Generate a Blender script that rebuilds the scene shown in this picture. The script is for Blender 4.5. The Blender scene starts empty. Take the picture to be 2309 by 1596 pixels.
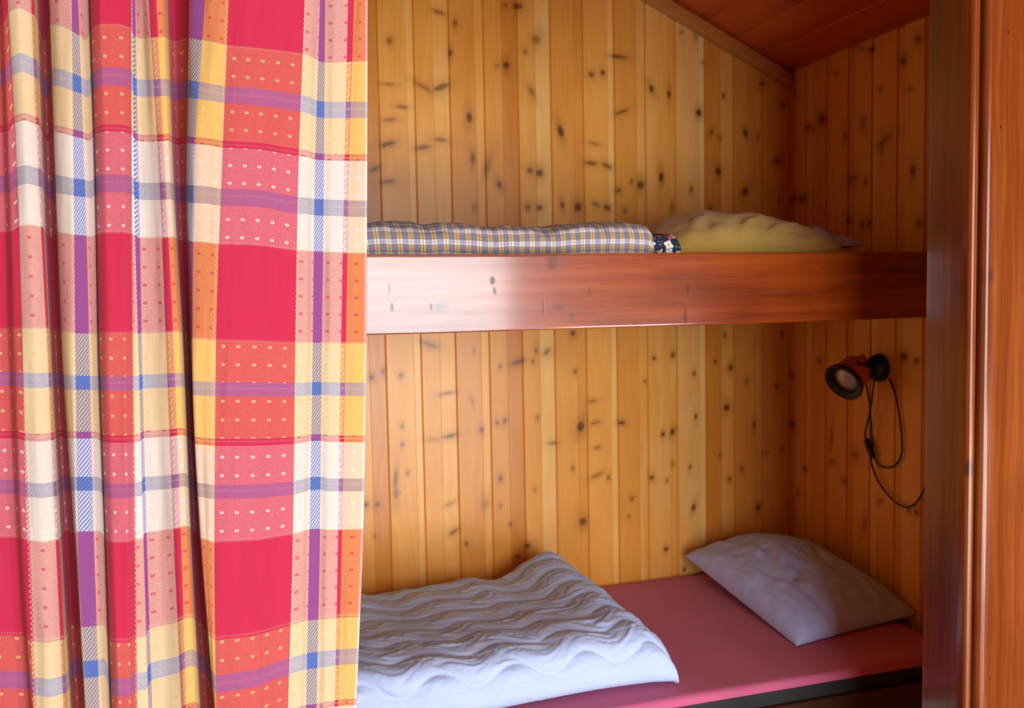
import bpy, bmesh, math, random
import numpy as np
from mathutils import Vector, Matrix, noise

random.seed(4)
SC = bpy.context.scene
COL = SC.collection
CAMZ = 1.35

# ------------------------------------------------------------------ camera
YAW, PITCH, ROLL, FPX = math.radians(17.2547), math.radians(-3.7524), math.radians(-1.0837), 2052.96
W, H = 2309, 1596
_f = np.array([math.sin(YAW) * math.cos(PITCH), math.cos(YAW) * math.cos(PITCH), math.sin(PITCH)])
_r = np.array([math.cos(YAW), -math.sin(YAW), 0.0])
_u = np.cross(_r, _f)
CR = math.cos(ROLL) * _r + math.sin(ROLL) * _u
CU = -math.sin(ROLL) * _r + math.cos(ROLL) * _u
CF = _f
CPOS = np.array([0, 0, CAMZ])

def ray(x, y):
    return CF * FPX + CR * (x - W / 2) - CU * (y - H / 2)
def onY(x, y, Y):
    d = ray(x, y); return CPOS + d * (Y / d[1])
def onX(x, y, X):
    d = ray(x, y); return CPOS + d * (X / d[0])
def onZ(x, y, Z):
    d = ray(x, y); return CPOS + d * ((Z - CAMZ) / d[2])
def onP(x, y, p0, n):
    d = ray(x, y); t = np.dot(np.array(p0) - CPOS, n) / np.dot(d, n); return CPOS + d * t

cam = bpy.data.cameras.new('camera')
camo = bpy.data.objects.new('camera', cam); COL.objects.link(camo)
M = Matrix(((CR[0], CU[0], -CF[0], 0), (CR[1], CU[1], -CF[1], 0), (CR[2], CU[2], -CF[2], CAMZ), (0, 0, 0, 1)))
camo.matrix_world = M
cam.sensor_fit = 'HORIZONTAL'; cam.sensor_width = 36; cam.lens = 36 * FPX / W
cam.clip_start = 0.02
cam.dof.use_dof = True; cam.dof.focus_distance = 1.36; cam.dof.aperture_fstop = cam.lens / 5.2
SC.camera = camo

# ------------------------------------------------------------------ room dimensions
YB = 2.57            # back wall of the alcove
XR = 1.7445          # right wall
XL = -0.95           # left end of the alcove
XE = 3.0             # right side of the room in front
ZB = CAMZ - 0.9008   # top of the lower mattress
YF = 1.768           # front of the bunks
def roof(x): return 2.040 + 0.46 * (1.7445 - x)

# ------------------------------------------------------------------ node helper
class N:
    """a node socket that can be written in formulas"""
    def __init__(s, nt, v): s.nt = nt; s.v = v
    def _m(s, op, *a, clamp=False):
        n = s.nt.nodes.new('ShaderNodeMath'); n.operation = op; n.use_clamp = clamp
        for i, q in enumerate((s,) + a):
            q = q.v if isinstance(q, N) else q
            if isinstance(q, (int, float)): n.inputs[i].default_value = q
            else: s.nt.links.new(q, n.inputs[i])
        return N(s.nt, n.outputs[0])
    def __add__(s, o): return s._m('ADD', o)
    def __radd__(s, o): return s._m('ADD', o)
    def __sub__(s, o): return s._m('SUBTRACT', o)
    def __rsub__(s, o): return N(s.nt, float(o))._m('SUBTRACT', s)
    def __mul__(s, o): return s._m('MULTIPLY', o)
    def __rmul__(s, o): return s._m('MULTIPLY', o)
    def __truediv__(s, o): return s._m('DIVIDE', o)
    def __pow__(s, o): return s._m('POWER', o)
    def frac(s): return s._m('FRACT')
    def floor(s): return s._m('FLOOR')
    def abs(s): return s._m('ABSOLUTE')
    def sin(s): return s._m('SINE')
    def lt(s, o): return s._m('LESS_THAN', o)
    def gt(s, o): return s._m('GREATER_THAN', o)
    def max(s, o): return s._m('MAXIMUM', o)
    def min(s, o): return s._m('MINIMUM', o)
    def clamp(s): return s._m('ADD', 0.0, clamp=True)
    def smooth(s, a, b):
        n = s.nt.nodes.new('ShaderNodeMapRange'); n.interpolation_type = 'SMOOTHSTEP'
        s.nt.links.new(s.v, n.inputs[0]); n.inputs[1].default_value = a; n.inputs[2].default_value = b
        return N(s.nt, n.outputs[0])

class Mat:
    def __init__(s, name):
        s.m = bpy.data.materials.new(name); s.m.use_nodes = True
        s.nt = s.m.node_tree; s.nt.nodes.clear()
        s.out = s.nt.nodes.new('ShaderNodeOutputMaterial')
        s.b = s.nt.nodes.new('ShaderNodeBsdfPrincipled')
        s.nt.links.new(s.b.outputs[0], s.out.inputs[0])
    def set(s, key, v):
        i = s.b.inputs[key]
        if isinstance(v, N): s.nt.links.new(v.v, i)
        elif isinstance(v, (tuple, list)): i.default_value = tuple(v) + ((1,) if len(v) == 3 else ())
        else: i.default_value = v
    def obj(s):
        n = s.nt.nodes.new('ShaderNodeTexCoord'); return s.sep(n.outputs['Object'])
    def uv(s):
        n = s.nt.nodes.new('ShaderNodeUVMap'); n.uv_map = 'UVMap'; return s.sep(n.outputs[0])
    def sep(s, sock):
        n = s.nt.nodes.new('ShaderNodeSeparateXYZ'); s.nt.links.new(sock, n.inputs[0])
        return [N(s.nt, q) for q in n.outputs]
    def vec(s, *c):
        n = s.nt.nodes.new('ShaderNodeCombineXYZ')
        for i, q in enumerate(c):
            if isinstance(q, N): s.nt.links.new(q.v, n.inputs[i])
            else: n.inputs[i].default_value = q
        return N(s.nt, n.outputs[0])
    def attr(s, name):
        n = s.nt.nodes.new('ShaderNodeAttribute'); n.attribute_name = name; return N(s.nt, n.outputs['Fac'])
    def noise(s, v, scale=1, detail=3, rough=.5, dist=0):
        n = s.nt.nodes.new('ShaderNodeTexNoise'); s.nt.links.new(v.v, n.inputs['Vector'])
        n.inputs['Scale'].default_value = scale; n.inputs['Detail'].default_value = detail
        n.inputs['Roughness'].default_value = rough; n.inputs['Distortion'].default_value = dist
        return N(s.nt, n.outputs[0])
    def voro(s, v, scale=1, rnd=1.0, out='Distance', feature='F1'):
        n = s.nt.nodes.new('ShaderNodeTexVoronoi'); s.nt.links.new(v.v, n.inputs['Vector']); n.feature = feature
        n.inputs['Scale'].default_value = scale; n.inputs['Randomness'].default_value = rnd
        return N(s.nt, n.outputs[out])
    def white(s, v):
        n = s.nt.nodes.new('ShaderNodeTexWhiteNoise'); n.noise_dimensions = '3D'
        s.nt.links.new(v.v, n.inputs['Vector']); return N(s.nt, n.outputs['Value'])
    def ramp(s, f, stops, interp='LINEAR', alpha=False):
        n = s.nt.nodes.new('ShaderNodeValToRGB'); cr = n.color_ramp; cr.interpolation = interp
        while len(cr.elements) < len(stops): cr.elements.new(0.5)
        for i, (p, c) in enumerate(stops): cr.elements[i].position = p
        for e, (p, c) in zip(cr.elements, stops): e.color = tuple(c) + ((1,) if len(c) == 3 else ())
        s.nt.links.new(f.v, n.inputs[0])
        if alpha: return N(s.nt, n.outputs[0]), N(s.nt, n.outputs[1])
        return N(s.nt, n.outputs[0])
    def mix(s, a, b, f, mode='MIX'):
        n = s.nt.nodes.new('ShaderNodeMix'); n.data_type = 'RGBA'; n.blend_type = mode
        for i, q in ((6, a), (7, b)):
            if isinstance(q, N): s.nt.links.new(q.v, n.inputs[i])
            else: n.inputs[i].default_value = tuple(q) + (1,)
        if isinstance(f, N): s.nt.links.new(f.v, n.inputs[0])
        else: n.inputs[0].default_value = f
        return N(s.nt, n.outputs[2])
    def bump(s, h, dist=.001, strength=1.0):
        n = s.nt.nodes.new('ShaderNodeBump'); s.nt.links.new(h.v, n.inputs['Height'])
        n.inputs['Distance'].default_value = dist; n.inputs['Strength'].default_value = strength
        s.nt.links.new(n.outputs[0], s.b.inputs['Normal'])

def srgb(r, g, b):
    f = lambda c: c / 12.92 if c <= .04045 else ((c + .055) / 1.055) ** 2.4
    return (f(r / 255), f(g / 255), f(b / 255))

# ------------------------------------------------------------------ materials
def mat_pine(name, c0, c1, c2, rough=.34, spec=.38):
    """knotty varnished boards; 'tone', 'knot', 'halo' and 'len' come with the boards"""
    m = Mat(name); uv = m.uv(); tone = m.attr('tone'); knot = m.attr('knot'); halo = m.attr('halo')
    u, v = uv[0], uv[1]
    off = tone * 37.0
    warp = m.noise(m.vec(u * 3.0 + off, v * 1.2, off), 2.0, 2, .5)
    ring = m.noise(m.vec((u * 55.0) + warp * 7.0 + halo * 1.5, v * 1.1 + off, off), 1.0, 4, .55, .3)
    fine = m.noise(m.vec(u * 420.0, v * 6.0 + off, 0.0), 1.0, 2, .6)
    blot = m.noise(m.vec(u * 4.0 + off, v * 3.0, off), 1.5, 3, .55)
    t = (tone * 0.62 + ring * 0.34 + blot * 0.34 - 0.16 + (fine - .5) * .10).clamp()
    col = m.ramp(t, [(0.12, c0), (0.5, c1), (0.88, c2)])
    tiny = m.voro(m.vec(u * 16.0, v * 9.0, off), 1.0, 1.0)
    pick = m.white(m.vec((u * 7.0).floor(), (v * 5.0).floor(), 3.0)).gt(.72)
    tk = tiny.smooth(.07, .02) * pick * .35
    reddish = m.mix(col, tuple(q * .42 for q in c0), (halo * .85).clamp())
    col = m.mix(reddish, (0.10, 0.024, 0.005), (knot.max(tk) * .9).clamp())
    m.set('Base Color', col)
    m.set('Roughness', (fine * .12 + (rough - .06)))
    m.set('Specular IOR Level', spec); m.set('Coat Weight', .18); m.set('Coat Roughness', .38)
    m.bump(ring * .5 + fine * .3, .0006, .35)
    return m.m

PINE = mat_pine('varnished_pine_boards', (.64, .205, .018), (.85, .37, .058), (.95, .60, .21))
PINE_RED = mat_pine('red_stained_ceiling_boards', (.46, .068, .014), (.64, .11, .022), (.74, .17, .032), .3)

def mat_stain(name, c0, c1, c2, axis, rough=.22, scale=1.0, spec=.5, marks=False, coat=.16, blem=(), cw=.9):
    """dark stained, glossy varnished timber with its grain along one axis"""
    m = Mat(name); p = m.obj(); a = {'X': 0, 'Y': 1, 'Z': 2}[axis]
    lo = [p[i] for i in range(3) if i != a]; al = p[a]
    warp = m.noise(m.vec(lo[0] * 4.0, lo[1] * 4.0, al * 1.5), 1.0, 2)
    g = m.noise(m.vec(lo[0] * 70.0 * scale + warp * 5.0, lo[1] * 70.0 * scale, al * 1.6), 1.0, 4, .6, .2)
    f = m.noise(m.vec(lo[0] * 600.0, lo[1] * 600.0, al * 9.0), 1.0, 2, .6)
    b = m.noise(m.vec(lo[0] * 7.0, lo[1] * 7.0, al * 2.2), 1.0, 3, .6)
    t = (g * .65 + b * .55 + f * .16 - .18).clamp()
    col = m.ramp(t, [(.22, c0), (.5, c1), (.78, c2)])
    if marks:
        k = m.voro(m.vec(lo[0] * 9.0, lo[1] * 9.0, al * 5.0), 1.0, 1.0)
        col = m.mix(col, tuple(q * .22 for q in c0), k.smooth(.13, .04) * .8)
        sc_ = m.noise(m.vec(lo[0] * 25.0, lo[1] * 25.0, al * 60.0), 1.0, 4, .7, 1.5)
        col = m.mix(col, (.55, .36, .24), sc_.smooth(.72, .80) * .55)
        dent = m.noise(m.vec(lo[0] * 30.0, lo[1] * 30.0, al * 22.0), 1.0, 3, .6, .5)
        m.bump(g * .5 + f * .25 + dent * .5, .0012, .45)
    else:
        m.bump(g * .5 + f * .25, .0008, .4)
    if blem:
        tot = None
        for (bx_, bz_, rx_, rz_, dk) in blem:
            e = ((((p[0] - bx_) / rx_) ** 2.0 + ((p[2] - bz_) / rz_) ** 2.0) ** .5 + (g - .5) * .5).smooth(1.25, .45) * dk
            tot = e if tot is None else tot.max(e)
        col = m.mix(col, (.03, .010, .005), tot * .85)
        h_ = g * .5 + f * .25 + dent * .5 - tot * .5
        m.bump(h_, .0010, .28)
    m.set('Base Color', col); m.set('Roughness', f * .14 + (rough - .07)); m.set('Specular IOR Level', spec)
    m.set('Coat Weight', cw if not blem else (1 - tot * .92) * (g * .9 + .50) * cw); m.set('Coat Roughness', coat)
    return m.m

STAIN_Z = mat_stain('mahogany_stained_frame', (.075, .012, .003), (.165, .033, .005), (.30, .085, .014), 'Z', .24, 1.0, .35, True, .14,
    [(onY(x, y, 1.267)[0], onY(x, y, 1.267)[2], r / 1400, r / 1400, 1) for x, y, r in ((2274, 73, 4, ), (2254, 287, 4), (2230, 1530, 4), (2136, 33, 3), (2163, 150, 6))], .3)
STAIN_X = mat_stain('mahogany_stained_rail', (.075, .012, .002), (.25, .040, .003), (.40, .080, .006), 'X', .28, .55, .5, True, .11,
    [(onY(x, y, YF)[0], onY(x, y, YF)[2], rx / 1090, ry / 1090, d) for x, y, rx, ry, d in ((1111, 632, 7, 11, 1), (1116, 655, 5, 10, .8), (1248, 592, 14, 20, .55), (884, 692, 4, 11, .8), (972, 690, 3, 9, .7), (1226, 690, 3, 18, .6), (1262, 692, 14, 10, .4), (1290, 712, 8, 14, .4), (878, 650, 3, 16, .5), (1330, 655, 4, 12, .5), (1546, 710, 5, 22, .7), (1552, 650, 5, 10, .6))])
STAIN_DARK = mat_stain('dark_bunk_board', (.025, .010, .005), (.045, .017, .008), (.07, .028, .012), 'X', .35)
MOULD = mat_stain('pine_moulding', (.42, .13, .02), (.52, .19, .035), (.6, .25, .05), 'X', .35)

def mat_plain(name, c, rough=.6, spec=.5, metal=0.0):
    m = Mat(name); p = m.obj()
    n = m.noise(m.vec(p[0] * 90.0, p[1] * 90.0, p[2] * 90.0), 1.0, 2)
    m.set('Base Color', m.mix(tuple(q * .88 for q in c), c, n)); m.set('Roughness', rough)
    m.set('Specular IOR Level', spec); m.set('Metallic', metal)
    return m.m

def mat_cloth(name, c, var=.06, scale=900.0, rough=.9, sheen=.15):
    m = Mat(name); p = m.obj()
    w = m.noise(m.vec(p[0] * scale, p[1] * scale, p[2] * scale), 1.0, 1)
    b = m.noise(m.vec(p[0] * 6.0, p[1] * 6.0, p[2] * 6.0), 1.0, 3)
    cr = m.noise(m.vec(p[0] * 40.0, p[1] * 40.0, p[2] * 40.0), 1.0, 4, .6, .8)
    m.set('Base Color', m.mix(tuple(q * (1 - var * 2) for q in c), c, (w * .5 + b * .5).clamp()))
    m.set('Roughness', rough); m.set('Sheen Weight', sheen); m.set('Specular IOR Level', .2)
    m.bump(cr * .6 + w * .25, .0015, .5)
    return m.m

WHITE_DUVET = mat_cloth('white_cotton_duvet', (.51, .64, .97), .03)
WHITE_PILLOW = mat_cloth('white_cotton_pillow', (.50, .57, .99), .05)
YELLOW = mat_cloth('mustard_yellow_cotton', (.62, .40, .10), .08)
RED_SHEET = mat_cloth('raspberry_red_sheet', (.60, .125, .25), .06, 700.0, .8)
TICKING = mat_plain('dark_grey_mattress_side', (.022, .020, .022), .8)
BLACK = mat_plain('black_plastic', (.010, .011, .010), .4)
ORANGE = mat_plain('orange_enamel', (.78, .20, .015), .35)
CHROME = mat_plain('frosted_lamp_glass', (.55, .55, .58), .25, .6, .3)
FLOOR_M = mat_pine('floor_boards', (.25, .10, .025), (.36, .16, .05), (.46, .24, .09), .4)

def mat_check():
    """blue-grey / mustard / white check of the folded blanket"""
    m = Mat('blue_grey_and_yellow_check'); uv = m.uv(); u, v = uv[0], uv[1]
    n = m.noise(m.vec(u * 5.0, v * 5.0, 0.0), 1.0, 2)
    a = (u / .0227 + (n - .5) * .25).frac(); b = (v / .026 + (n - .5) * .2 + .25).frac()
    ystripe = a.gt(.56)                       # yellow/white warp
    wband = b.gt(.60)                         # white weft bands
    grey = (.20, .20, .28); grey2 = (.40, .39, .50); yel = (.52, .36, .13); wht = (.74, .70, .64)
    c = m.mix(m.mix(grey, yel, ystripe), m.mix(grey2, wht, ystripe), wband)
    line = (u / .0227 * 3.4).frac().lt(.16).max((v / .026 * 4.0).frac().lt(.16))
    c = m.mix(c, (.16, .10, .09), line * .45)
    tick = (a - .78).abs().lt(.035)
    c = m.mix(c, (.24, .09, .05), tick * .7)
    m.set('Base Color', c); m.set('Roughness', .9); m.set('Specular IOR Level', .2); m.set('Sheen Weight', .1)
    w = m.noise(m.vec(u * 900.0, v * 900.0, 0.0), 1.0, 1); m.bump(w, .0006, .4)
    return m.m
CHECK = mat_check()

def mat_floral():
    """navy print with white daisies and pink blossoms"""
    m = Mat('navy_daisy_print'); uv = m.uv()
    n = m.nt.nodes.new('ShaderNodeTexVoronoi'); n.inputs['Scale'].default_value = 43.0; n.inputs['Randomness'].default_value = .55
    vv = m.vec(uv[0] + .006, uv[1] + .004, 0.0); m.nt.links.new(vv.v, n.inputs['Vector'])
    d = N(m.nt, n.outputs['Distance']); pos = m.sep(n.outputs['Position']); c3 = m.sep(n.outputs['Color'])
    dx, dy = uv[0] + .006 - pos[0], uv[1] + .004 - pos[1]
    ang = dy._m('ARCTAN2', dx)
    petal = ((ang * 4.0).sin() * .09 + .42)
    isf = d.lt(petal); isc = d.lt(.15)
    pk = c3[0].gt(.62)
    col = m.mix((.020, .025, .06), m.mix((.74, .72, .70), (.60, .12, .14), pk), isf)
    col = m.mix(col, m.mix((.62, .36, .06), (.30, .02, .05), pk), isc)
    lv = m.voro(m.vec(uv[0], uv[1], 0.0), 120.0).lt(.28) * (1 - isf)
    col = m.mix(col, (.12, .22, .17), lv * .8)
    m.set('Base Color', col); m.set('Roughness', .9); m.set('Specular IOR Level', .2)
    return m.m
FLORAL = mat_floral()

# ------------------------------------------------------------------ mesh helpers
def tag(o, label=None, cat=None, group=None, kind=None):
    if label: o['label'] = label
    if cat: o['category'] = cat
    if group: o['group'] = group
    if kind: o['kind'] = kind
    return o

def link(name, me, mat=None, parent=None):
    o = bpy.data.objects.new(name, me); COL.objects.link(o)
    if mat: me.materials.append(mat)
    if parent: o.parent = parent; o.matrix_parent_inverse = parent.matrix_world.inverted()
    return o

def empty(name, loc):
    o = bpy.data.objects.new(name, None); COL.objects.link(o); o.location = loc
    o.empty_display_size = .05; o.matrix_world = Matrix.Translation(loc)
    return o

def smooth(me, angle=None):
    me.polygons.foreach_set('use_smooth', [True] * len(me.polygons))
    if angle: me.set_sharp_from_angle(angle=math.radians(angle))

def grid(name, P, mat=None, parent=None, uv=None, attrs=None, closeu=False, caps=False, flip=False, sm=True):
    """P: (rows, cols, 3) array -> quad sheet; attrs {name: (rows, cols)}"""
    R, C = P.shape[:2]
    idx = np.arange(R * C).reshape(R, C)
    nx = idx if not closeu else np.concatenate([idx, idx[:, :1]], 1)
    q = np.stack([nx[:-1, :-1], nx[:-1, 1:], nx[1:, 1:], nx[1:, :-1]], -1).reshape(-1, 4)
    if flip: q = q[:, ::-1]
    faces = q.tolist()
    if caps:
        a = idx[0].tolist(); b = idx[-1].tolist()
        faces += [a[::-1], b] if not flip else [a, b[::-1]]
    me = bpy.data.meshes.new(name)
    me.from_pydata(P.reshape(-1, 3).tolist(), [], faces)
    me.update()
    if uv is not None:
        l = me.uv_layers.new(name='UVMap'); vi = np.empty(len(me.loops), dtype=np.int32)
        me.loops.foreach_get('vertex_index', vi)
        l.data.foreach_set('uv', uv.reshape(-1, 2)[vi].astype(np.float32).ravel())
    for k, a in (attrs or {}).items():
        at = me.attributes.new(k, 'FLOAT', 'POINT'); at.data.foreach_set('value', a.astype(np.float32).ravel())
    if sm: smooth(me)
    return link(name, me, mat, parent)

def box(name, lo, hi, mat, parent=None, bevel=0.0, seg=2):
    bm = bmesh.new(); bmesh.ops.create_cube(bm, size=1)
    lo, hi = Vector(lo), Vector(hi)
    for v in bm.verts: v.co = Vector([(lo[i] + hi[i]) / 2 + v.co[i] * (hi[i] - lo[i]) for i in range(3)])
    if bevel: bmesh.ops.bevel(bm, geom=bm.edges[:] , offset=bevel, segments=seg, profile=.5, affect='EDGES')
    me = bpy.data.meshes.new(name); bm.to_mesh(me); bm.free()
    if bevel: smooth(me, 40)
    return link(name, me, mat, parent)

def prism(name, poly, z0, z1, mat, parent=None, sharp=35):
    n = len(poly)
    vs = [(x, y, z0) for x, y in poly] + [(x, y, z1) for x, y in poly]
    fs = [[i, (i + 1) % n, n + (i + 1) % n, n + i] for i in range(n)] + [list(range(n))[::-1], list(range(n, 2 * n))]
    me = bpy.data.meshes.new(name); me.from_pydata(vs, [], fs); me.update()
    bm = bmesh.new(); bm.from_mesh(me); bmesh.ops.recalc_face_normals(bm, faces=bm.faces); bm.to_mesh(me); bm.free()
    smooth(me, sharp)
    return link(name, me, mat, parent)

def tube(name, pts, rad, mat, parent=None, seg=10, sub=6):
    pts = [Vector(p) for p in pts]; n = len(pts); out = []
    for i in range(n - 1):
        p0, p1, p2, p3 = pts[max(i - 1, 0)], pts[i], pts[i + 1], pts[min(i + 2, n - 1)]
        for k in range(sub):
            t = k / sub
            out.append(.5 * ((2 * p1) + (p2 - p0) * t + (2 * p0 - 5 * p1 + 4 * p2 - p3) * t * t + (3 * p1 - p0 - 3 * p2 + p3) * t ** 3))
    out.append(pts[-1])
    rings = []; up = Vector((1, 0, 0))
    for i, p in enumerate(out):
        t = (out[min(i + 1, len(out) - 1)] - out[max(i - 1, 0)]).normalized()
        s = t.cross(up); s = s.normalized() if s.length > 1e-4 else Vector((0, 1, 0)); w = s.cross(t)
        r = rad(i / (len(out) - 1)) if callable(rad) else rad
        rings.append([p + (s * math.cos(a) + w * math.sin(a)) * r for a in [2 * math.pi * j / seg for j in range(seg)]])
    return grid(name, np.array([[list(q) for q in r] for r in rings]), mat, parent, closeu=True, caps=True)

def lathe(name, prof, origin, axis, mat, parent=None, seg=40, caps=True):
    """prof: (distance along axis, radius)"""
    ax = Vector(axis).normalized(); s = ax.cross(Vector((0, 0, 1)))
    s = s.normalized() if s.length > 1e-3 else Vector((1, 0, 0)); w = ax.cross(s); o = Vector(origin)
    P = np.array([[list(o + ax * h + (s * math.cos(a) + w * math.sin(a)) * max(r, 1e-4)) for a in [2 * math.pi * j / seg for j in range(seg)]] for h, r in prof])
    ob = grid(name, P, mat, parent, closeu=True, caps=caps, flip=True)
    ob.data.set_sharp_from_angle(angle=math.radians(50))
    return ob

def fbm(x, y, z=0.0, o=3):
    return noise.fractal(Vector((x, y, z)), .6, 2.0, o)

# ------------------------------------------------------------------ boarded walls
PITCHB = .0397 * YB
def boards(name, U0, U1, g0, fineU, V0, V1f, place, knots, mat, fineV=None, step=.0042, vstep=.0036, flip=False, seed=0, groove=.005):
    """tongue-and-groove boards. U across, V along the boards; place(u, v, d) -> xyz with d into the room"""
    rng = random.Random(seed)
    cols = []                                            # (u, depth, tone)
    k0 = math.floor((U0 - g0) / PITCHB) - 1; k1 = math.ceil((U1 - g0) / PITCHB) + 1
    for k in range(k0, k1):
        a = g0 + k * PITCHB; split = PITCHB * rng.choice([.55, .72, .76, .80])
        base = rng.uniform(.25, .75); t1 = base + rng.uniform(-.12, .12); t2 = base + rng.choice([-.3, -.2, .12, .28, .38])
        fine = fineU[0] <= a <= fineU[1]
        st = step if fine else PITCHB * .3
        cols += [(a, -groove, t1 * .5), (a + .0022, 0, t1)]
        m = max(1, int((split - .006) / st))
        cols += [(a + .0022 + (split - .0044) * i / m, 0, t1) for i in range(1, m + 1)]
        cols += [(a + split, -.0022, t2)]
        m = max(1, int((PITCHB - split - .006) / st))
        cols += [(a + split + (PITCHB - split - .003) * i / m, -.0022, t2) for i in range(1, m + 1)]
    cols = [c for c in cols if U0 - 1e-6 <= c[0] <= U1 + 1e-6]
    if cols[0][0] > U0: cols.insert(0, (U0,) + cols[0][1:])
    if cols[-1][0] < U1: cols.append((U1,) + cols[-1][1:])
    cu = np.array([c[0] for c in cols]); cd = np.array([c[1] for c in cols]); ct = np.array([c[2] for c in cols])
    top = np.array([V1f(x) for x in cu]); vmax = top.max()
    if fineV: vs = np.concatenate([np.arange(V0, fineV[0], .15), np.arange(fineV[0], min(fineV[1], vmax), vstep), np.arange(min(fineV[1], vmax), vmax + .12, .12)])
    else: vs = np.arange(V0, vmax + vstep, vstep)
    Vv = np.minimum(vs[:, None], top[None, :]); Uu = np.broadcast_to(cu[None, :], Vv.shape)
    kn = np.zeros(Vv.shape); ha = np.zeros(Vv.shape)
    for (u, v, ru, rv, ang, dk) in knots:
        i0, i1 = np.searchsorted(cu, [u - 5 * max(ru, rv), u + 5 * max(ru, rv)]); j0, j1 = np.searchsorted(vs, [v - 5 * max(ru, rv), v + 5 * max(ru, rv)])
        if i1 <= i0 or j1 <= j0: continue
        du = Uu[j0:j1, i0:i1] - u; dv = Vv[j0:j1, i0:i1] - v; c, s = math.cos(ang), math.sin(ang)
        d = np.hypot((du * c + dv * s) / ru, (-du * s + dv * c) / rv)
        core = np.clip((1.25 - d) / .7, 0, 1); core = core * core * (3 - 2 * core)
        kn[j0:j1, i0:i1] = np.maximum(kn[j0:j1, i0:i1], core * dk)
        dh = np.hypot((du * c + dv * s) / (ru * 1.3), (-du * s + dv * c) / (rv * 2.2))
        ha[j0:j1, i0:i1] = np.maximum(ha[j0:j1, i0:i1], np.exp(-(dh / 1.2) ** 2) * (.25 + .45 * dk))
    P = place(Uu, Vv, np.broadcast_to(cd[None, :], Vv.shape))
    uv = np.stack([Uu, Vv], -1)
    o = grid(name, P, mat, None, uv, {'tone': np.broadcast_to(ct[None, :], Vv.shape), 'knot': kn, 'halo': ha}, flip=flip)
    o.data.set_sharp_from_angle(angle=math.radians(30))
    md = o.modifiers.new('thickness', 'SOLIDIFY'); md.thickness = .018; md.offset = -1
    tag(o, kind='structure')
    return o

PXB = 2053 / 2.72
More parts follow.
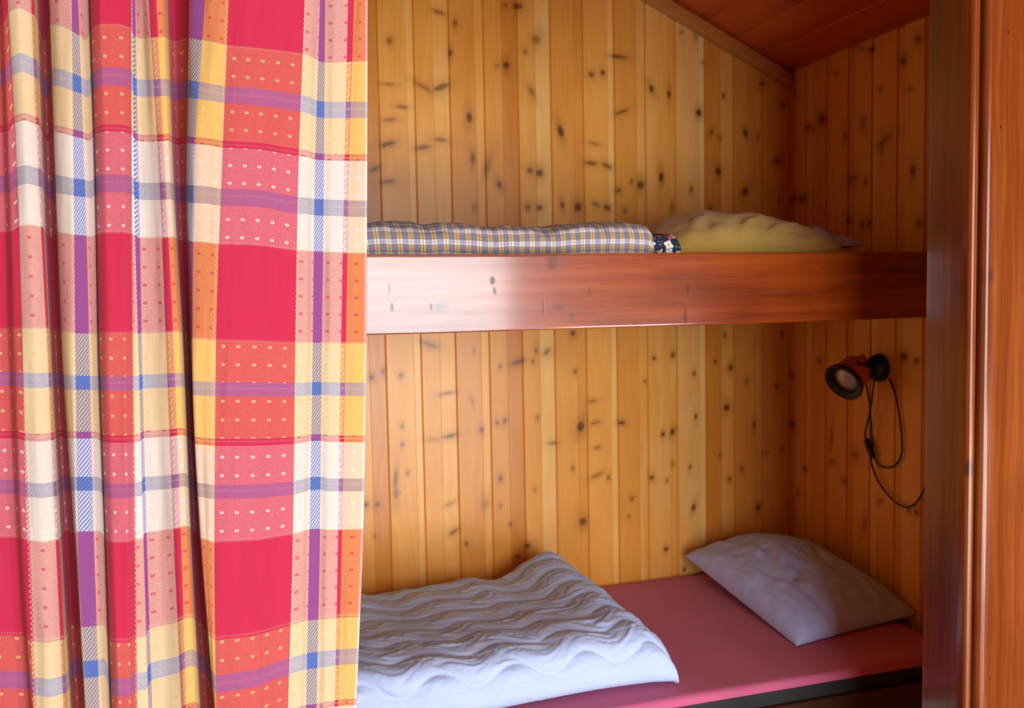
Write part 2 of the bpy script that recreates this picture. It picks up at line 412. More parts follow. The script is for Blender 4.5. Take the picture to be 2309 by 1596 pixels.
# knots seen on the back wall: x, y, rx, ry (photo pixels), tilt in degrees, darkness
KB = """1058 265 7 12 0 .9;1066 357 6 12 0 .7;1142 147 8 8 0 .9;1122 149 6 4 0 .4;1264 296 7 14 -15 1;1126 417 7 9 -20 .8;1099 376 8 22 20 .35;
1016 119 5 8 0 .7;1026 52 6 7 0 .6;878 92 7 6 0 .6;1167 14 12 7 0 .8;1140 11 6 5 0 .5;990 27 14 4 15 .6;1210 89 10 10 30 .5;1184 116 5 5 0 .5;1199 207 7 12 -30 .4;
1195 384 7 6 0 .7;1217 390 9 8 0 .9;1333 168 7 6 0 .7;1359 164 6 6 0 .8;1469 200 6 8 -20 .9;1491 399 6 12 0 1;1445 417 9 9 0 .9;1424 409 4 4 0 .6;1395 429 7 5 -20 .7;
1304 467 10 11 0 1;1268 462 5 8 -10 .9;1344 461 10 4 25 .7;1369 468 9 5 20 .9;1190 467 7 6 0 .7;1217 468 8 6 0 .8;1071 467 6 6 0 .5;1409 475 5 5 0 .6;
1395 128 20 4 5 .7;1402 252 17 4 -20 .6;1333 368 14 4 5 .8;1369 374 13 4 25 .8;1341 324 14 3 10 .4;875 324 18 5 -12 .8;866 328 6 5 0 .9;954 332 17 4 -10 .7;875 410 18 5 -5 .7;
845 381 14 5 -25 .8;994 315 15 4 5 .6;878 270 16 4 -5 .5;955 196 24 4 28 .5;995 196 20 6 -22 .7;906 241 13 3 5 .7;875 190 16 2 0 .5;
1632 216 4 4 0 .8;1719 188 9 5 0 .6;1764 238 6 5 0 .6;1681 300 6 8 -20 .9;1710 308 5 6 0 .4;1753 363 8 7 20 .8;1620 386 7 9 -10 1;1680 432 8 9 20 .9;1757 453 4 5 0 .5;1604 298 5 6 20 .6;
1623 312 5 4 0 .5;1509 212 5 9 0 .9;1576 254 8 8 0 1;1559 427 5 6 0 .6;1516 468 4 8 0 .7;1601 470 5 5 0 .5;1537 72 5 5 0 .4;1568 82 6 8 0 .35;1585 140 4 4 0 .4;
839 851 6 6 0 1;864 838 4 8 0 .8;904 847 5 5 0 .8;907 961 4 5 0 .7;907 1002 4 5 0 .7;892 1080 5 22 5 .7;893 1112 6 14 0 .6;919 1066 4 4 0 .7;825 1138 6 6 0 .8;851 1137 5 6 0 .8;846 1209 4 4 0 .4;
970 777 20 5 22 .6;1009 887 18 3 -8 .6;1015 983 16 4 -8 .9;1024 1199 12 4 -28 .7;1015 1136 12 3 -25 .4;976 991 18 3 0 .3;1069 789 3 4 0 .5;1064 903 3 8 -15 .5;1086 969 5 6 0 .8;1094 1137 10 12 0 .3;1052 1226 5 5 -30 .7;
1121 953 5 5 0 .7;1139 948 5 7 20 .7;1128 1079 6 7 0 .7;1128 1141 4 5 0 .5;1151 1182 4 4 0 .6;1168 816 18 5 -15 .7;1128 826 5 5 0 .5;1209 790 4 6 0 .6;1234 793 10 5 -40 .6;1201 815 5 5 0 .5;
1292 751 6 6 0 .9;1297 838 5 5 0 .6;1310 962 9 12 15 1;1315 1176 9 9 0 .9;1212 942 4 4 0 .5;1247 999 10 3 0 .6;1206 1105 3 4 0 .5;1292 1056 4 5 0 .5;1190 1230 6 5 0 .8;1168 1255 7 5 0 .8;
1475 807 5 4 0 .8;1518 800 5 6 0 .8;1565 842 4 5 0 .7;1613 815 4 4 0 .7;1648 829 6 6 0 .9;1639 919 7 7 0 1;1569 939 4 6 0 .8;1495 979 5 5 0 .9;1517 974 6 7 20 1;1402 953 9 4 0 .9;1470 1077 6 5 -20 .8;1556 1053 4 4 0 .7;
1624 1026 4 4 0 .6;1646 1081 5 4 0 .7;1673 1057 5 4 0 .6;1701 959 4 8 0 .8;1684 859 5 4 0 .6;1752 872 5 6 0 .7;1710 1144 6 7 0 .9;1564 1144 5 8 15 .9;1502 1238 5 5 0 .9;1543 1284 5 5 0 .7;1425 1124 5 4 0 .6;1372 1077 4 5 0 .7;
1347 1071 16 3 -20 .5;1342 953 12 3 -10 .5;1727 1021 9 3 -10 .5;1763 1013 5 4 0 .6;1504 1083 4 4 0 .5;1763 752 5 4 0 .6;1336 904 10 3 -5 .5;1635 755 4 6 0 .6;1347 1009 8 3 -10 .5;1517 1047 4 5 0 .4;1455 860 4 4 0 .5;1418 1165 5 3 0 .4"""
KR = """1853 269 8 12 20 1;1821 287 7 6 0 .7;1836 288 6 4 0 .6;1994 316 20 7 25 .6;1988 330 6 16 0 .5;1946 277 7 14 15 .5;1965 112 7 6 0 .8;2036 137 8 7 -10 .9;1886 165 4 5 0 .6;1984 202 5 6 0 .5;2051 200 5 4 0 .5;2059 385 6 12 0 .9;
1921 404 12 10 0 .5;1790 449 8 7 0 .7;1809 448 9 7 0 .8;1944 508 5 10 0 .7;1959 502 4 8 0 .7;2073 504 5 7 0 .7;1915 497 7 9 0 .5;2071 89 8 7 -30 .8;1905 306 5 12 0 .6;1940 108 14 4 -25 .5;1793 210 4 8 20 .5;1952 410 4 6 0 .6;
2037 803 9 8 0 1;2067 813 6 6 0 .8;1786 956 8 8 0 .8;1926 1024 11 10 0 .5;1814 1057 4 4 0 .7;1903 1084 5 6 0 .6;1874 990 4 26 -8 .5;2066 1155 5 6 0 .9;2050 1151 5 5 0 .7;1784 847 6 5 0 .6;1877 1040 9 5 0 .4;1848 812 5 6 0 .6;1950 1180 5 12 -20 .4;1800 1110 4 5 0 .4;1985 1130 8 6 0 .4"""
def knots(txt, conv):
    out = []
    for q in txt.replace('\n', '').split(';'):
        x, y, rx, ry, a, d = map(float, q.split()); p, sx, sz = conv(x, y); out.append((p[0], p[1], rx / sx, ry / sz, -math.radians(a), d))
    return out
def cB(x, y):
    p = onY(x, y, YB); dp = float(np.dot(p - CPOS, CF)); return (p[0], p[2]), FPX / dp * .96, FPX / dp
def cR(x, y):
    p = onX(x, y, XR); dp = float(np.dot(p - CPOS, CF)); return (p[1], p[2]), FPX / dp * .62, FPX / dp

boards('wall_back', XL, XR + .012, .1647 * YB, (.10, XR), 0.0, lambda x: roof(x) + .012, lambda u, v, d: np.stack([u, YB - d, v], -1), knots(KB, cB), PINE, (.42, 2.45), seed=11)
boards('wall_right', 1.36, YB + .012, YB - 8 * PITCHB + .01, (1.85, YB), 0.0, lambda y: roof(XR) + .02, lambda u, v, d: np.stack([XR - d, u, v], -1), knots(KR, cR), PINE, (.42, 2.05), seed=5, flip=True)
boards('wall_left', 1.4, YB, 1.4, (9, 9), 0.0, lambda y: roof(XL), lambda u, v, d: np.stack([XL + d, u, v], -1), [], PINE, None, vstep=.2, seed=3)
_cl = math.hypot(1, .46)
boards('ceiling', XL, XR + .02, XR - 9 * PITCHB, (9, 9), 1.28, lambda x: YB + .02, lambda u, v, d: np.stack([u - d * .46 / _cl, v, 2.040 + .46 * (1.7445 - u) - d / _cl], -1),
       [(1.35, 1.9, .010, .03, 0, .8), (1.52, 2.2, .012, .03, 0, .8), (1.68, 1.75, .010, .05, 0, .9), (1.70, 2.05, .008, .03, 0, .8), (1.30, 2.35, .012, .03, 0, .7), (1.60, 2.45, .01, .02, 0, .7)],
       PINE_RED, None, vstep=.02, seed=8, flip=True, groove=.003)

# moulding along the top of the back wall, under the sloping ceiling
def slope_prism(name, x0, x1, y0, y1, zo, zi, mat):
    vs = []
    for x in (x0, x1):
        for y, z in ((y1, roof(x) - zi), (y1, roof(x) - zo), (y0 + .006, roof(x) - zo), (y0, roof(x) - zo - .008), (y0, roof(x) - zi + .010), (y0 + .008, roof(x) - zi)): vs.append((x, y, z))
    n = 6; fs = [[i, (i + 1) % n, n + (i + 1) % n, n + i] for i in range(n)] + [list(range(n))[::-1], list(range(n, 2 * n))]
    me = bpy.data.meshes.new(name); me.from_pydata(vs, [], fs); me.update()
    bm = bmesh.new(); bm.from_mesh(me); bmesh.ops.recalc_face_normals(bm, faces=bm.faces); bm.to_mesh(me); bm.free()
    return tag(link(name, me, mat), kind='structure')
slope_prism('trim_1', XL + .02, XR - .004, YB - .028, YB - .001, .003, .050, MOULD)

# ------------------------------------------------------------------ partition with the opening
JN, JF = 1.262, 1.400                     # near and far side of the jamb
k_far, k_near = .8905, .9662
XJ = k_far * JF
def arc(cx, cy, r, a0, a1, n=9):
    return [(cx + r * math.cos(math.radians(a0 + (a1 - a0) * i / n)), cy + r * math.sin(math.radians(a0 + (a1 - a0) * i / n))) for i in range(n + 1)]
# jamb: board facing the opening whose front edge is a round nose
xn1 = .9805 * JN
rn = (xn1 - (XJ - .002)) / 2
rn = .0125
jamb = [(XJ + .003, JF), (XJ, JF - .003), (XJ - .004, JN + .030)]
XN = .9662 * JN                            # left tangent of the nose
jamb = [(XJ + .004, JF), (XJ, JF - .004), (XN + .002, JN + .026)] + arc(XN + rn * .72, JN + .010, rn * .72, 180, 360, 12) + [(XN + rn * 1.44, JN + .05), (XN + rn * 1.44 + .012, JF)]
tag(prism('trim_2', jamb, 0.0, 1.90, STAIN_Z, sharp=30), kind='structure')
# architrave to the right of a shadow gap, its edge rounded too
XC = .9915 * JN
rc = .0125
arch = [(XC, JN + .055), (XC, JN + .016)] + arc(XC + rc, JN + .004 + rc * .9, rc, 180, 270, 8) + [(XC + .035, JN + .0030), (XC + .039, JN + .0052), (XC + .16, JN + .0052), (XC + .16, JN + .055)]
tag(prism('trim_3', arch, 0.0, 1.90, STAIN_Z, sharp=30), kind='structure')
XJL = -.52
tag(box('trim_4', (XJL - .03, JN, 0), (XJL, JF, 1.90), STAIN_Z, None, .006), kind='structure')
tag(box('trim_5', (XJL - .03, JN + .004, 1.9005), (XC + .004, JF, 1.96), STAIN_X, None, .006), kind='structure')
tag(box('wall_front', (XC + .005, JN + .057, 0), (XE, JF - .012, 1.96), PINE), kind='structure')
PLAIN_WALL = mat_stain('room_pine_panelling', (.42, .15, .025), (.54, .22, .045), (.64, .30, .08), 'Z', .4)
tag(box('wall_header', (-1.6, JN + .03, 1.96), (XE, JF - .012, 3.4), PLAIN_WALL), kind='structure')
tag(box('wall_front_left', (-1.6, JN + .03, 0), (XJL - .03, JF - .012, 1.96), PLAIN_WALL), kind='structure')

# floor and the room the camera stands in; its door to the terrace is open
fl = box('floor', (-1.6, -1.4, -.05), (XE, YB + .02, 0), mat_stain('floor_planks', (.22, .09, .03), (.32, .15, .05), (.42, .22, .08), 'Y', .35))
tag(fl, kind='structure')
DX0, DX1, DZ = .10, 1.50, 1.95
YD = -1.3
EX0, EX1, EZ = 1.90, 2.60, .76

tag(box('wall_rear_left', (-1.6, YD - .1, 0), (DX0, YD, 2.4), PLAIN_WALL), kind='structure')
tag(box('wall_rear_right', (DX1, YD - .1, 0), (EX0, YD, 2.4), PLAIN_WALL), kind='structure')
tag(box('wall_rear_corner', (EX1, YD - .1, 0), (XE, YD, 2.4), PLAIN_WALL), kind='structure')
tag(box('wall_rear_panel', (EX0, YD - .1, EZ), (EX1, YD, 2.4), PLAIN_WALL), kind='structure')
tag(box('wall_rear_header', (DX0, YD - .1, DZ), (DX1, YD, 2.4), PLAIN_WALL), kind='structure')
tag(box('wall_room_left', (-1.7, YD - .1, 0), (-1.6, JF, 2.4), PLAIN_WALL), kind='structure')
tag(box('wall_room_right', (XE, YD - .1, 0), (XE + .1, JF, 2.4), PLAIN_WALL), kind='structure')
tag(box('ceiling_room', (-1.6, YD - .1, 2.4), (XE, JN + .03, 2.45), PLAIN_WALL), kind='structure')

# ------------------------------------------------------------------ upper bunk
ub = empty('upper_bunk', (.4, 2.17, 1.2755))
tag(ub, 'upper bunk with a glossy reddish-brown side rail, above the lower bunk', 'bunk bed')
def rail():
    bm = bmesh.new(); n = 60
    me = bpy.data.meshes.new('side_rail')
    x0, x1 = XL + .02, XR - .003; y0, y1, z0, z1 = YF, YF + .032, 1.2755, 1.4320
    prof = [(y1, z0), (y1, z1)] + [(y0 + .004 + .004 * math.cos(a), z1 - .004 + .004 * math.sin(a)) for a in (math.pi / 2, math.pi * .75, math.pi)] + \
           [(y0, z1 - .0065), (y0, z1 - .05), (y0, z1 - .085), (y0, z0 + .03), (y0, z0 + .0055)] + [(y0 + .003 + .003 * math.cos(a), z0 + .003 + .003 * math.sin(a)) for a in (math.pi, math.pi * 1.25, math.pi * 1.5)]
    P = np.array([[(x0 + (x1 - x0) * i / n, y, z + .0012 * fbm(x0 + i * .12, z * 3)) for (y, z) in prof] for i in range(n + 1)])
    o = grid('side_rail', P, STAIN_X, ub, closeu=True, caps=True, flip=True); o.data.set_sharp_from_angle(angle=math.radians(40))
rail()
UBZ = 1.386
box('bed_board', (XL + .02, YF + .0325, UBZ - .02), (XR - .003, YB - .008, UBZ), STAIN_DARK, ub)

# ------------------------------------------------------------------ lower bunk
lb = empty('lower_bunk', (.4, 2.17, 0))
tag(lb, 'lower bunk with a dark front board, under the raspberry red mattress', 'bunk bed')
box('front_board', (XL + .02, YF - .006, .0), (XR - .003, YF + .020, ZB - .056), STAIN_DARK, lb, .003)
box('bed_board', (XL + .02, YF + .0205, ZB - .076), (XR - .003, YB - .008, ZB - .056), STAIN_DARK, lb)
XM = 1.700
mt = empty('mattress', (.4, 2.17, ZB - .1))
tag(mt, 'mattress in a raspberry red sheet on the lower bunk', 'mattress')
def mattress():
    x0, x1, y0, y1, z0, z1 = XL + .03, XM, YF + .002, YB - .012, ZB - .0553, ZB
    nx, ny = 120, 50; r = .014
    P = []
    ys = [y0] * 2 + list(np.linspace(y0 + r, y1 - .004, ny)) + [y1]
    def sect(x, dz):
        pts = [(y0 + .001, z1 - .020), (y0, z1 - r)] + [(y0 + r - r * math.cos(a), z1 - r + r * math.sin(a)) for a in np.linspace(.3, math.pi / 2, 6)]
        pts += [(y, z1) for y in np.linspace(y0 + r + .01, y1 - .02, ny)] + [(y1 - .005, z1 - .004), (y1, z1 - .02)]
        return [(x, y, z - dz + (.0022 * fbm(x * 3, y * 3) if z == z1 else 0)) for y, z in pts]
    for i in range(nx + 1):
        P.append(sect(x0 + (x1 - .01 - x0) * i / nx, 0))
    P.append(sect(x1 - .003, .004)); P.append([(x1, y, z1 - .02 if z > z1 - .02 else z) for _, y, z in sect(x1, 0)])
    grid('red_sheet', np.array(P), RED_SHEET, mt)
    box('mattress_body', (x0 + .004, y0 + .003, z0), (x1 - .002, y1 - .002, z1 - .018), TICKING, mt, .004)
mattress()

# ------------------------------------------------------------------ soft things
def pillow(name, A, B, C, D, T, rest, mat, parent=None, n=70, wr=.006, seed=0.0, bow=.05, folds=(), pw=.42, flat=.35):
    """A back-left, B back-right, C front-right, D front-left; corners of the seam"""
    A, B, C, D = [np.array(q, float) for q in (A, B, C, D)]
    nrm = np.cross(C - D, A - D); nrm /= np.linalg.norm(nrm); nrm = nrm if nrm[2] > 0 else -nrm
    g = np.sin(np.linspace(-1, 1, n + 1) * math.pi / 2)
    def pt(s, t, side):
        s2 = s * (1 - bow * (1 - t * t) * (abs(s) ** 2)); t2 = t * (1 - bow * (1 - s * s) * (abs(t) ** 2))
        a, b = (s2 + 1) / 2, (t2 + 1) / 2
        p = (D * (1 - a) + C * a) * (1 - b) + (A * (1 - a) + B * a) * b
        e = max(0.0, (1 - s * s) * (1 - t * t)); h = T / 2 * e ** pw
        w = fbm(s * 2.2 + seed, t * 2.2, seed, 3) * wr * 1.6 * e ** .3 + fbm(s * 6 + seed, t * 3, seed + 5, 3) * wr * .6 * e ** .2
        for (s0, t0, s1, t1, wd, am) in folds:
            L = math.hypot(s1 - s0, t1 - t0); q = ((s - s0) * (s1 - s0) + (t - t0) * (t1 - t0)) / (L * L); q = min(1, max(0, q))
            d = math.hypot(s - s0 - q * (s1 - s0), t - t0 - q * (t1 - t0)); w += am * math.exp(-(d / wd) ** 2) * math.sin(math.pi * min(1, max(.15, q)))
        p = p + nrm * ((h * (1 if side > 0 else flat) + (w if side > 0 else 0)) * side)
        if p[2] < rest: p[2] = rest + .0005 + (.0008 if side > 0 else 0)
        return p
    top = np.array([[pt(s, t, 1) for s in g] for t in g]); bot = np.array([[pt(s, t, -1) for s in g] for t in g])
    R = n + 1; idx = np.arange(R * R).reshape(R, R)
    ft = np.stack([idx[:-1, :-1], idx[:-1, 1:], idx[1:, 1:], idx[1:, :-1]], -1).reshape(-1, 4).tolist()
    bi = idx + R * R; bi[0, :] = idx[0, :]; bi[-1, :] = idx[-1, :]; bi[:, 0] = idx[:, 0]; bi[:, -1] = idx[:, -1]
    fb = np.stack([bi[:-1, :-1], bi[1:, :-1], bi[1:, 1:], bi[:-1, 1:]], -1).reshape(-1, 4).tolist()
    me = bpy.data.meshes.new(name); me.from_pydata(top.reshape(-1, 3).tolist() + bot.reshape(-1, 3).tolist(), [], ft + fb); me.update()
    bm = bmesh.new(); bm.from_mesh(me); bmesh.ops.delete(bm, geom=[v for v in bm.verts if not v.link_faces], context='VERTS'); bm.to_mesh(me); bm.free()
    smooth(me)
    return link(name, me, mat, parent)

wp = pillow('pillow', (1.335, 2.515, ZB + .075), (1.705, 2.525, ZB + .085), (1.738, 1.970, ZB + .022), (1.335, 1.93, ZB + .004), .205, ZB + .003, WHITE_PILLOW, None, 90, .0065, 2.3, .03,
            [(-.5, -.2, .0, .1, .06, .010), (-.6, -.5, .1, -.15, .05, -.010), (-.2, .3, -.5, .0, .05, -.009), (.2, -.3, .5, .1, .05, -.009), (.1, -.6, .2, -.2, .05, .008), (-.3, -.75, .6, -.7, .06, -.006), (.75, -.9, .8, -.3, .05, -.008), (.5, -.8, .6, -.4, .05, .006)])
tag(wp, 'plump white pillow on the red mattress, in the right corner of the lower bunk', 'pillow')

# quilted duvet, folded, on the lower mattress
def duvet():
    x0, x1 = -.35, .945
    nx, nt = 330, 330
    P = np.zeros((nx + 1, nt, 3))
    per = np.linspace(0, 2 * math.pi, nt, endpoint=False)
    for i in range(nx + 1):
        s = i / nx; X = x0 + (x1 - x0) * s
        back = 2.470 + .012 * fbm(X * 4, 1.3); front = 1.800 + .010 * math.sin(X * 9 + 1)
        Hb = .118 + .014 * fbm(X * 5, 7.7) + .062 * math.exp(-((X - .90) / .13) ** 2)
        Hf = .150
        e = x1 - X; R = .105
        end = 1.0 if e > R else .30 + .70 * math.sqrt(max(0.0, 1 - ((R - e) / R) ** 2.2))
        end_y = 1 - .05 * (1 - end)
        yc, a = (back + front) / 2, (back - front) / 2 * end_y
        dense = []
        for th in np.linspace(0, 2 * math.pi, 721):
            c, sn = math.cos(th), math.sin(th)
            yy = math.copysign(abs(c) ** (2 / 5.0), c); zz = math.copysign(abs(sn) ** (2 / (2.6 if sn > 0 else 4.5)), sn)
            Y = yc + a * yy
            f = (Y - front) / (back - front)
            Ht = (Hf * (1 - f) + Hb * f) - .012 * math.sin(math.pi * min(1, max(0, f)))
            dense.append((X - .035 * f * max(0, 1 - e / .3), Y, ZB + .003 + (Ht * end) * (zz * .5 + .5)))
        dense = np.array(dense); ln = np.concatenate([[0], np.cumsum(np.linalg.norm(np.diff(dense, axis=0), axis=1))])
        half = np.interp(.5, np.linspace(0, 1, 721), ln)          # keep the front middle at the same place in every section
        q = np.concatenate([np.linspace(0, half, nt // 2, endpoint=False), np.linspace(half, ln[-1], nt - nt // 2, endpoint=False)])
        for k in range(3): P[i, :, k] = np.interp(q, ln, dense[:, k])
    # normals and arc length round the section, then quilting along the normal
    d1 = np.roll(P, -1, 1) - np.roll(P, 1, 1); d0 = np.gradient(P, axis=0)
    nr = np.cross(d0, d1); nr /= (np.linalg.norm(nr, axis=-1, keepdims=True) + 1e-9)
    if nr[nx // 2, nt // 4, 2] < 0: nr = -nr
    seg = np.linalg.norm(np.roll(P, -1, 1) - P, axis=-1)
    arcl = np.concatenate([np.zeros((nx + 1, 1)), np.cumsum(seg, 1)[:, :-1]], 1)
    jf = nt // 2                                            # front middle of the section
    Q = P.copy()
    for i in range(nx + 1):
        X = P[i, 0, 0]
        X = x0 + (x1 - x0) * i / nx
        e = x1 - X
        for j in range(nt):
            if P[i, j, 2] < ZB + .006: continue
            t = arcl[i, jf] - arcl[i, j]                    # distance from the front middle, up and over the top
            tt = t + .021 * math.sin(2 * math.pi * (X / .165) + .55 * math.floor(t / .095) + 2.4) * (1.0 if t > -.3 else 0) + .012 * fbm(X * 3, t * 3, 2.0)
            q = (tt - .030) / .094; fr = q - math.floor(q)
            up = (P[i, j, 2] - ZB) / .12
            if q < 0:
                fr = min(1, -q * .55); puff = .016 * math.sin(math.pi * min(.5, fr)) ** .7
            else:
                puff = .0105 * (math.sin(math.pi * fr) ** .42) * (1 + .35 * (0.5 - fr))
            pucker = .0030 * fbm(X * 30 + 2 * math.sin(q * 6), tt * 9, 4.0, 3) * (1 - .6 * abs(2 * fr - 1) if q > 0 else .5)
            wr = .004 * fbm(X * 5, t * 5, 9.0, 2)
            k = min(1, max(0, (up)) * 1.4)
            Q[i, j] = P[i, j] + nr[i, j] * ((puff - .012 + pucker * 1.6 + wr) * k)
            if Q[i, j, 2] < ZB + .003: Q[i, j, 2] = ZB + .003
    o = grid('duvet', Q, WHITE_DUVET, None, closeu=True, caps=True)
    bm = bmesh.new(); bm.from_mesh(o.data); bmesh.ops.recalc_face_normals(bm, faces=bm.faces); bm.to_mesh(o.data); bm.free()
    smooth(o.data)
    return o
tag(duvet(), 'white quilted duvet with wavy stitching, folded on the red mattress beside the curtain', 'duvet')

# folded checked blanket with its floral lining showing at the end, on the upper bunk
fbk = empty('folded_blanket', (.3, 2.0, UBZ))
tag(fbk, 'folded blue-grey and yellow checked blanket behind the upper rail', 'blanket')
def soft_slab(name, x0, x1, y0, y1, z0, z1, mat, parent, amp=.006, rx=.045, nx=150, nt=90, seed=0.0, pe=4.0, lean=0.0):
    per = np.linspace(0, 2 * math.pi, nt, endpoint=False); P = np.zeros((nx + 1, nt, 3)); UV = np.zeros((nx + 1, nt, 2))
    for i in range(nx + 1):
        X = x0 + (x1 - x0) * i / nx; e = min(X - x0, x1 - X) ; end = 1 if e > rx else math.sqrt(max(0, 1 - ((rx - e) / rx) ** 2.6))
        zt = z1 + amp * fbm(X * 9 + seed, 3.1 + seed) + amp * .6 * math.sin(X * 16 + seed)
        t = 0
        for j, th in enumerate(per):
            c, s = math.cos(th), math.sin(th); yy = math.copysign(abs(c) ** (2 / 5.0), c); zz = math.copysign(abs(s) ** (2 / pe), s)
            hh = (zt - z0) * (end * .55 + .45)
            y = (y0 + y1) / 2 + (y1 - y0) / 2 * yy * (.97 + .03 * end); z = z0 + hh * (zz * .5 + .5) 
            w = amp * .7 * fbm(X * 14 + seed, z * 20, y * 8)
            P[i, j] = (X + lean * (z - z0), y - (w if c < -.5 else 0), max(z0, z + (w if s > .3 else 0)))
            if j: t += float(np.linalg.norm(P[i, j, 1:] - P[i, j - 1, 1:]))
            UV[i, j] = (X + .05 * (z - z0) * math.sin(X * 7) , t)
        jf = nt // 2; UV[i, :, 1] -= UV[i, jf, 1]
    # close the seam of the section at the back
    return grid(name, P, mat, parent, UV, closeu=True, caps=True, flip=True)
soft_slab('checked_cover', -.5, .897, 1.806, 2.22, UBZ + .002, 1.500, CHECK, fbk, .007, .03, seed=1.7)
soft_slab('floral_lining', .70, .960, 1.810, 2.15, UBZ + .002, 1.482, FLORAL, fbk, .003, .014, 60, 60, seed=4.2, pe=3.4)

# mustard pillowcase with the white pillow sticking out of its open end
yp = empty('pillow', (1.3, 2.12, UBZ))
tag(yp, 'yellow-cased pillow on the upper bunk, past the end of the checked blanket', 'pillow')
pillow('yellow_pillowcase', (.985, 2.36, UBZ + .065), (1.525, 2.38, UBZ + .072), (1.470, 1.93, UBZ + .056), (.985, 1.90, UBZ + .055), .212, UBZ + .002, YELLOW, yp, 110, .004, 5.1, .02,
       [(-.75, -.9, -.45, -.45, .06, .007), (-.55, -.95, -.4, -.5, .05, -.007), (-.25, -.95, .0, -.55, .05, -.008), (-.15, -.85, .25, -.65, .05, .008), (.05, -.95, .3, -.7, .045, -.008), (.15, -.9, .85, -.65, .06, .006), (.3, -.95, .8, -.85, .05, -.006), (.6, -.95, .7, -.6, .05, -.006), (-.6, .0, .2, .1, .1, .004)], .40, .5)
pillow('white_inner_pillow', (1.40, 2.33, UBZ + .080), (1.610, 2.34, UBZ + .100), (1.550, 1.95, UBZ + .074), (1.40, 1.95, UBZ + .06), .080, UBZ + .006, WHITE_PILLOW, yp, 40, .008, 7.1, .10,
       [(-.2, -.9, .9, -.5, .12, -.012), (0, -.5, .9, .2, .15, .010)])

# ------------------------------------------------------------------ reading lamp on the right wall
lm = onX(1985, 829, XR)
lamp = empty('reading_lamp', tuple(lm))
tag(lamp, 'orange spot reading lamp with black wall mount, fixed to the right wall over the pillow', 'lamp')
lathe('wall_mount', [(-.001, .0395), (.006, .0395), (.012, .0385), (.022, .034), (.030, .026), (.034, .014), (.0345, .001)], lm, (-1, 0, 0), BLACK, lamp)
rc_ = onX(1905, 859, XR - .105)
to = -(rc_ - CPOS) / np.linalg.norm(rc_ - CPOS)
ax = .50 * to - .61 * CR - .60 * CU; ax /= np.linalg.norm(ax)
L_ = .076
sh = rc_ - ax * L_
shade = lathe('shade', [(-.012, .001), (-.011, .016), (-.006, .028), (.004, .038), (.018, .044), (.045, .0475), (.080, .0485), (.080, .0445), (.03, .0430)], sh, ax, ORANGE, lamp, 48)
lathe('rim', [(.070, .0490), (.072, .0545), (.080, .0580), (.086, .0570), (.0865, .0530), (.078, .0400), (.070, .0395)], sh, ax, BLACK, shade, 48, caps=False)
lathe('bulb', [(.045, .0405), (.050, .0400), (.064, .0375), (.071, .030), (.074, .018), (.0755, .001)], sh, ax, CHROME, shade, 40)
bk = sh + ax * .012
tube('swivel_arm', [lm + np.array([-.026, -.004, .008]), lm * .5 + (bk + to * .046 + CU * .012) * .5 + to * .006, bk + to * .046 + CU * .010 - CR * .004], .0085, BLACK, lamp, 12)
lathe('swivel_cap', [(-.001, .001), (0, .012), (.02, .016), (.035, .014), (.037, .001)], bk + CU * .030 + CR * .022, -.8 * CR - .5 * CU, ORANGE, lamp, 24)
def wallp(x, y, off=.006): return onX(x, y, XR - off)
A_ = [(2005, 853), (2019, 890), (2029, 945), (2034, 1000), (2031, 1030), (2017, 1049), (1998, 1054), (1979, 1046), (1969, 1015), (1964, 955), (1961, 915), (1956, 880), (1953, 862)]
tube('cord', [wallp(x, y, .006 + (.0 if i < 9 else (i - 8) * .012)) for i, (x, y) in enumerate(A_)], .0026, BLACK, lamp, 8)
B_ = [(1971, 858), (1966, 900), (1960, 935), (1953, 965), (1951, 985), (1956, 1005), (1962, 1025), (1966, 1048), (1978, 1080), (1998, 1110), (2020, 1133), (2042, 1143), (2062, 1137), (2076, 1118), (2090, 1090)]
cord = tube('cord', [wallp(x, y, .011) for x, y in B_], .0026, BLACK, lamp, 8)
tube('cord_switch', [wallp(1953, 990, .012), wallp(1957, 1000, .013), wallp(1965, 1022, .013), wallp(1969, 1033, .012)], lambda t: .0045 + .0055 * math.sin(math.pi * t) ** .5, BLACK, cord, 10)

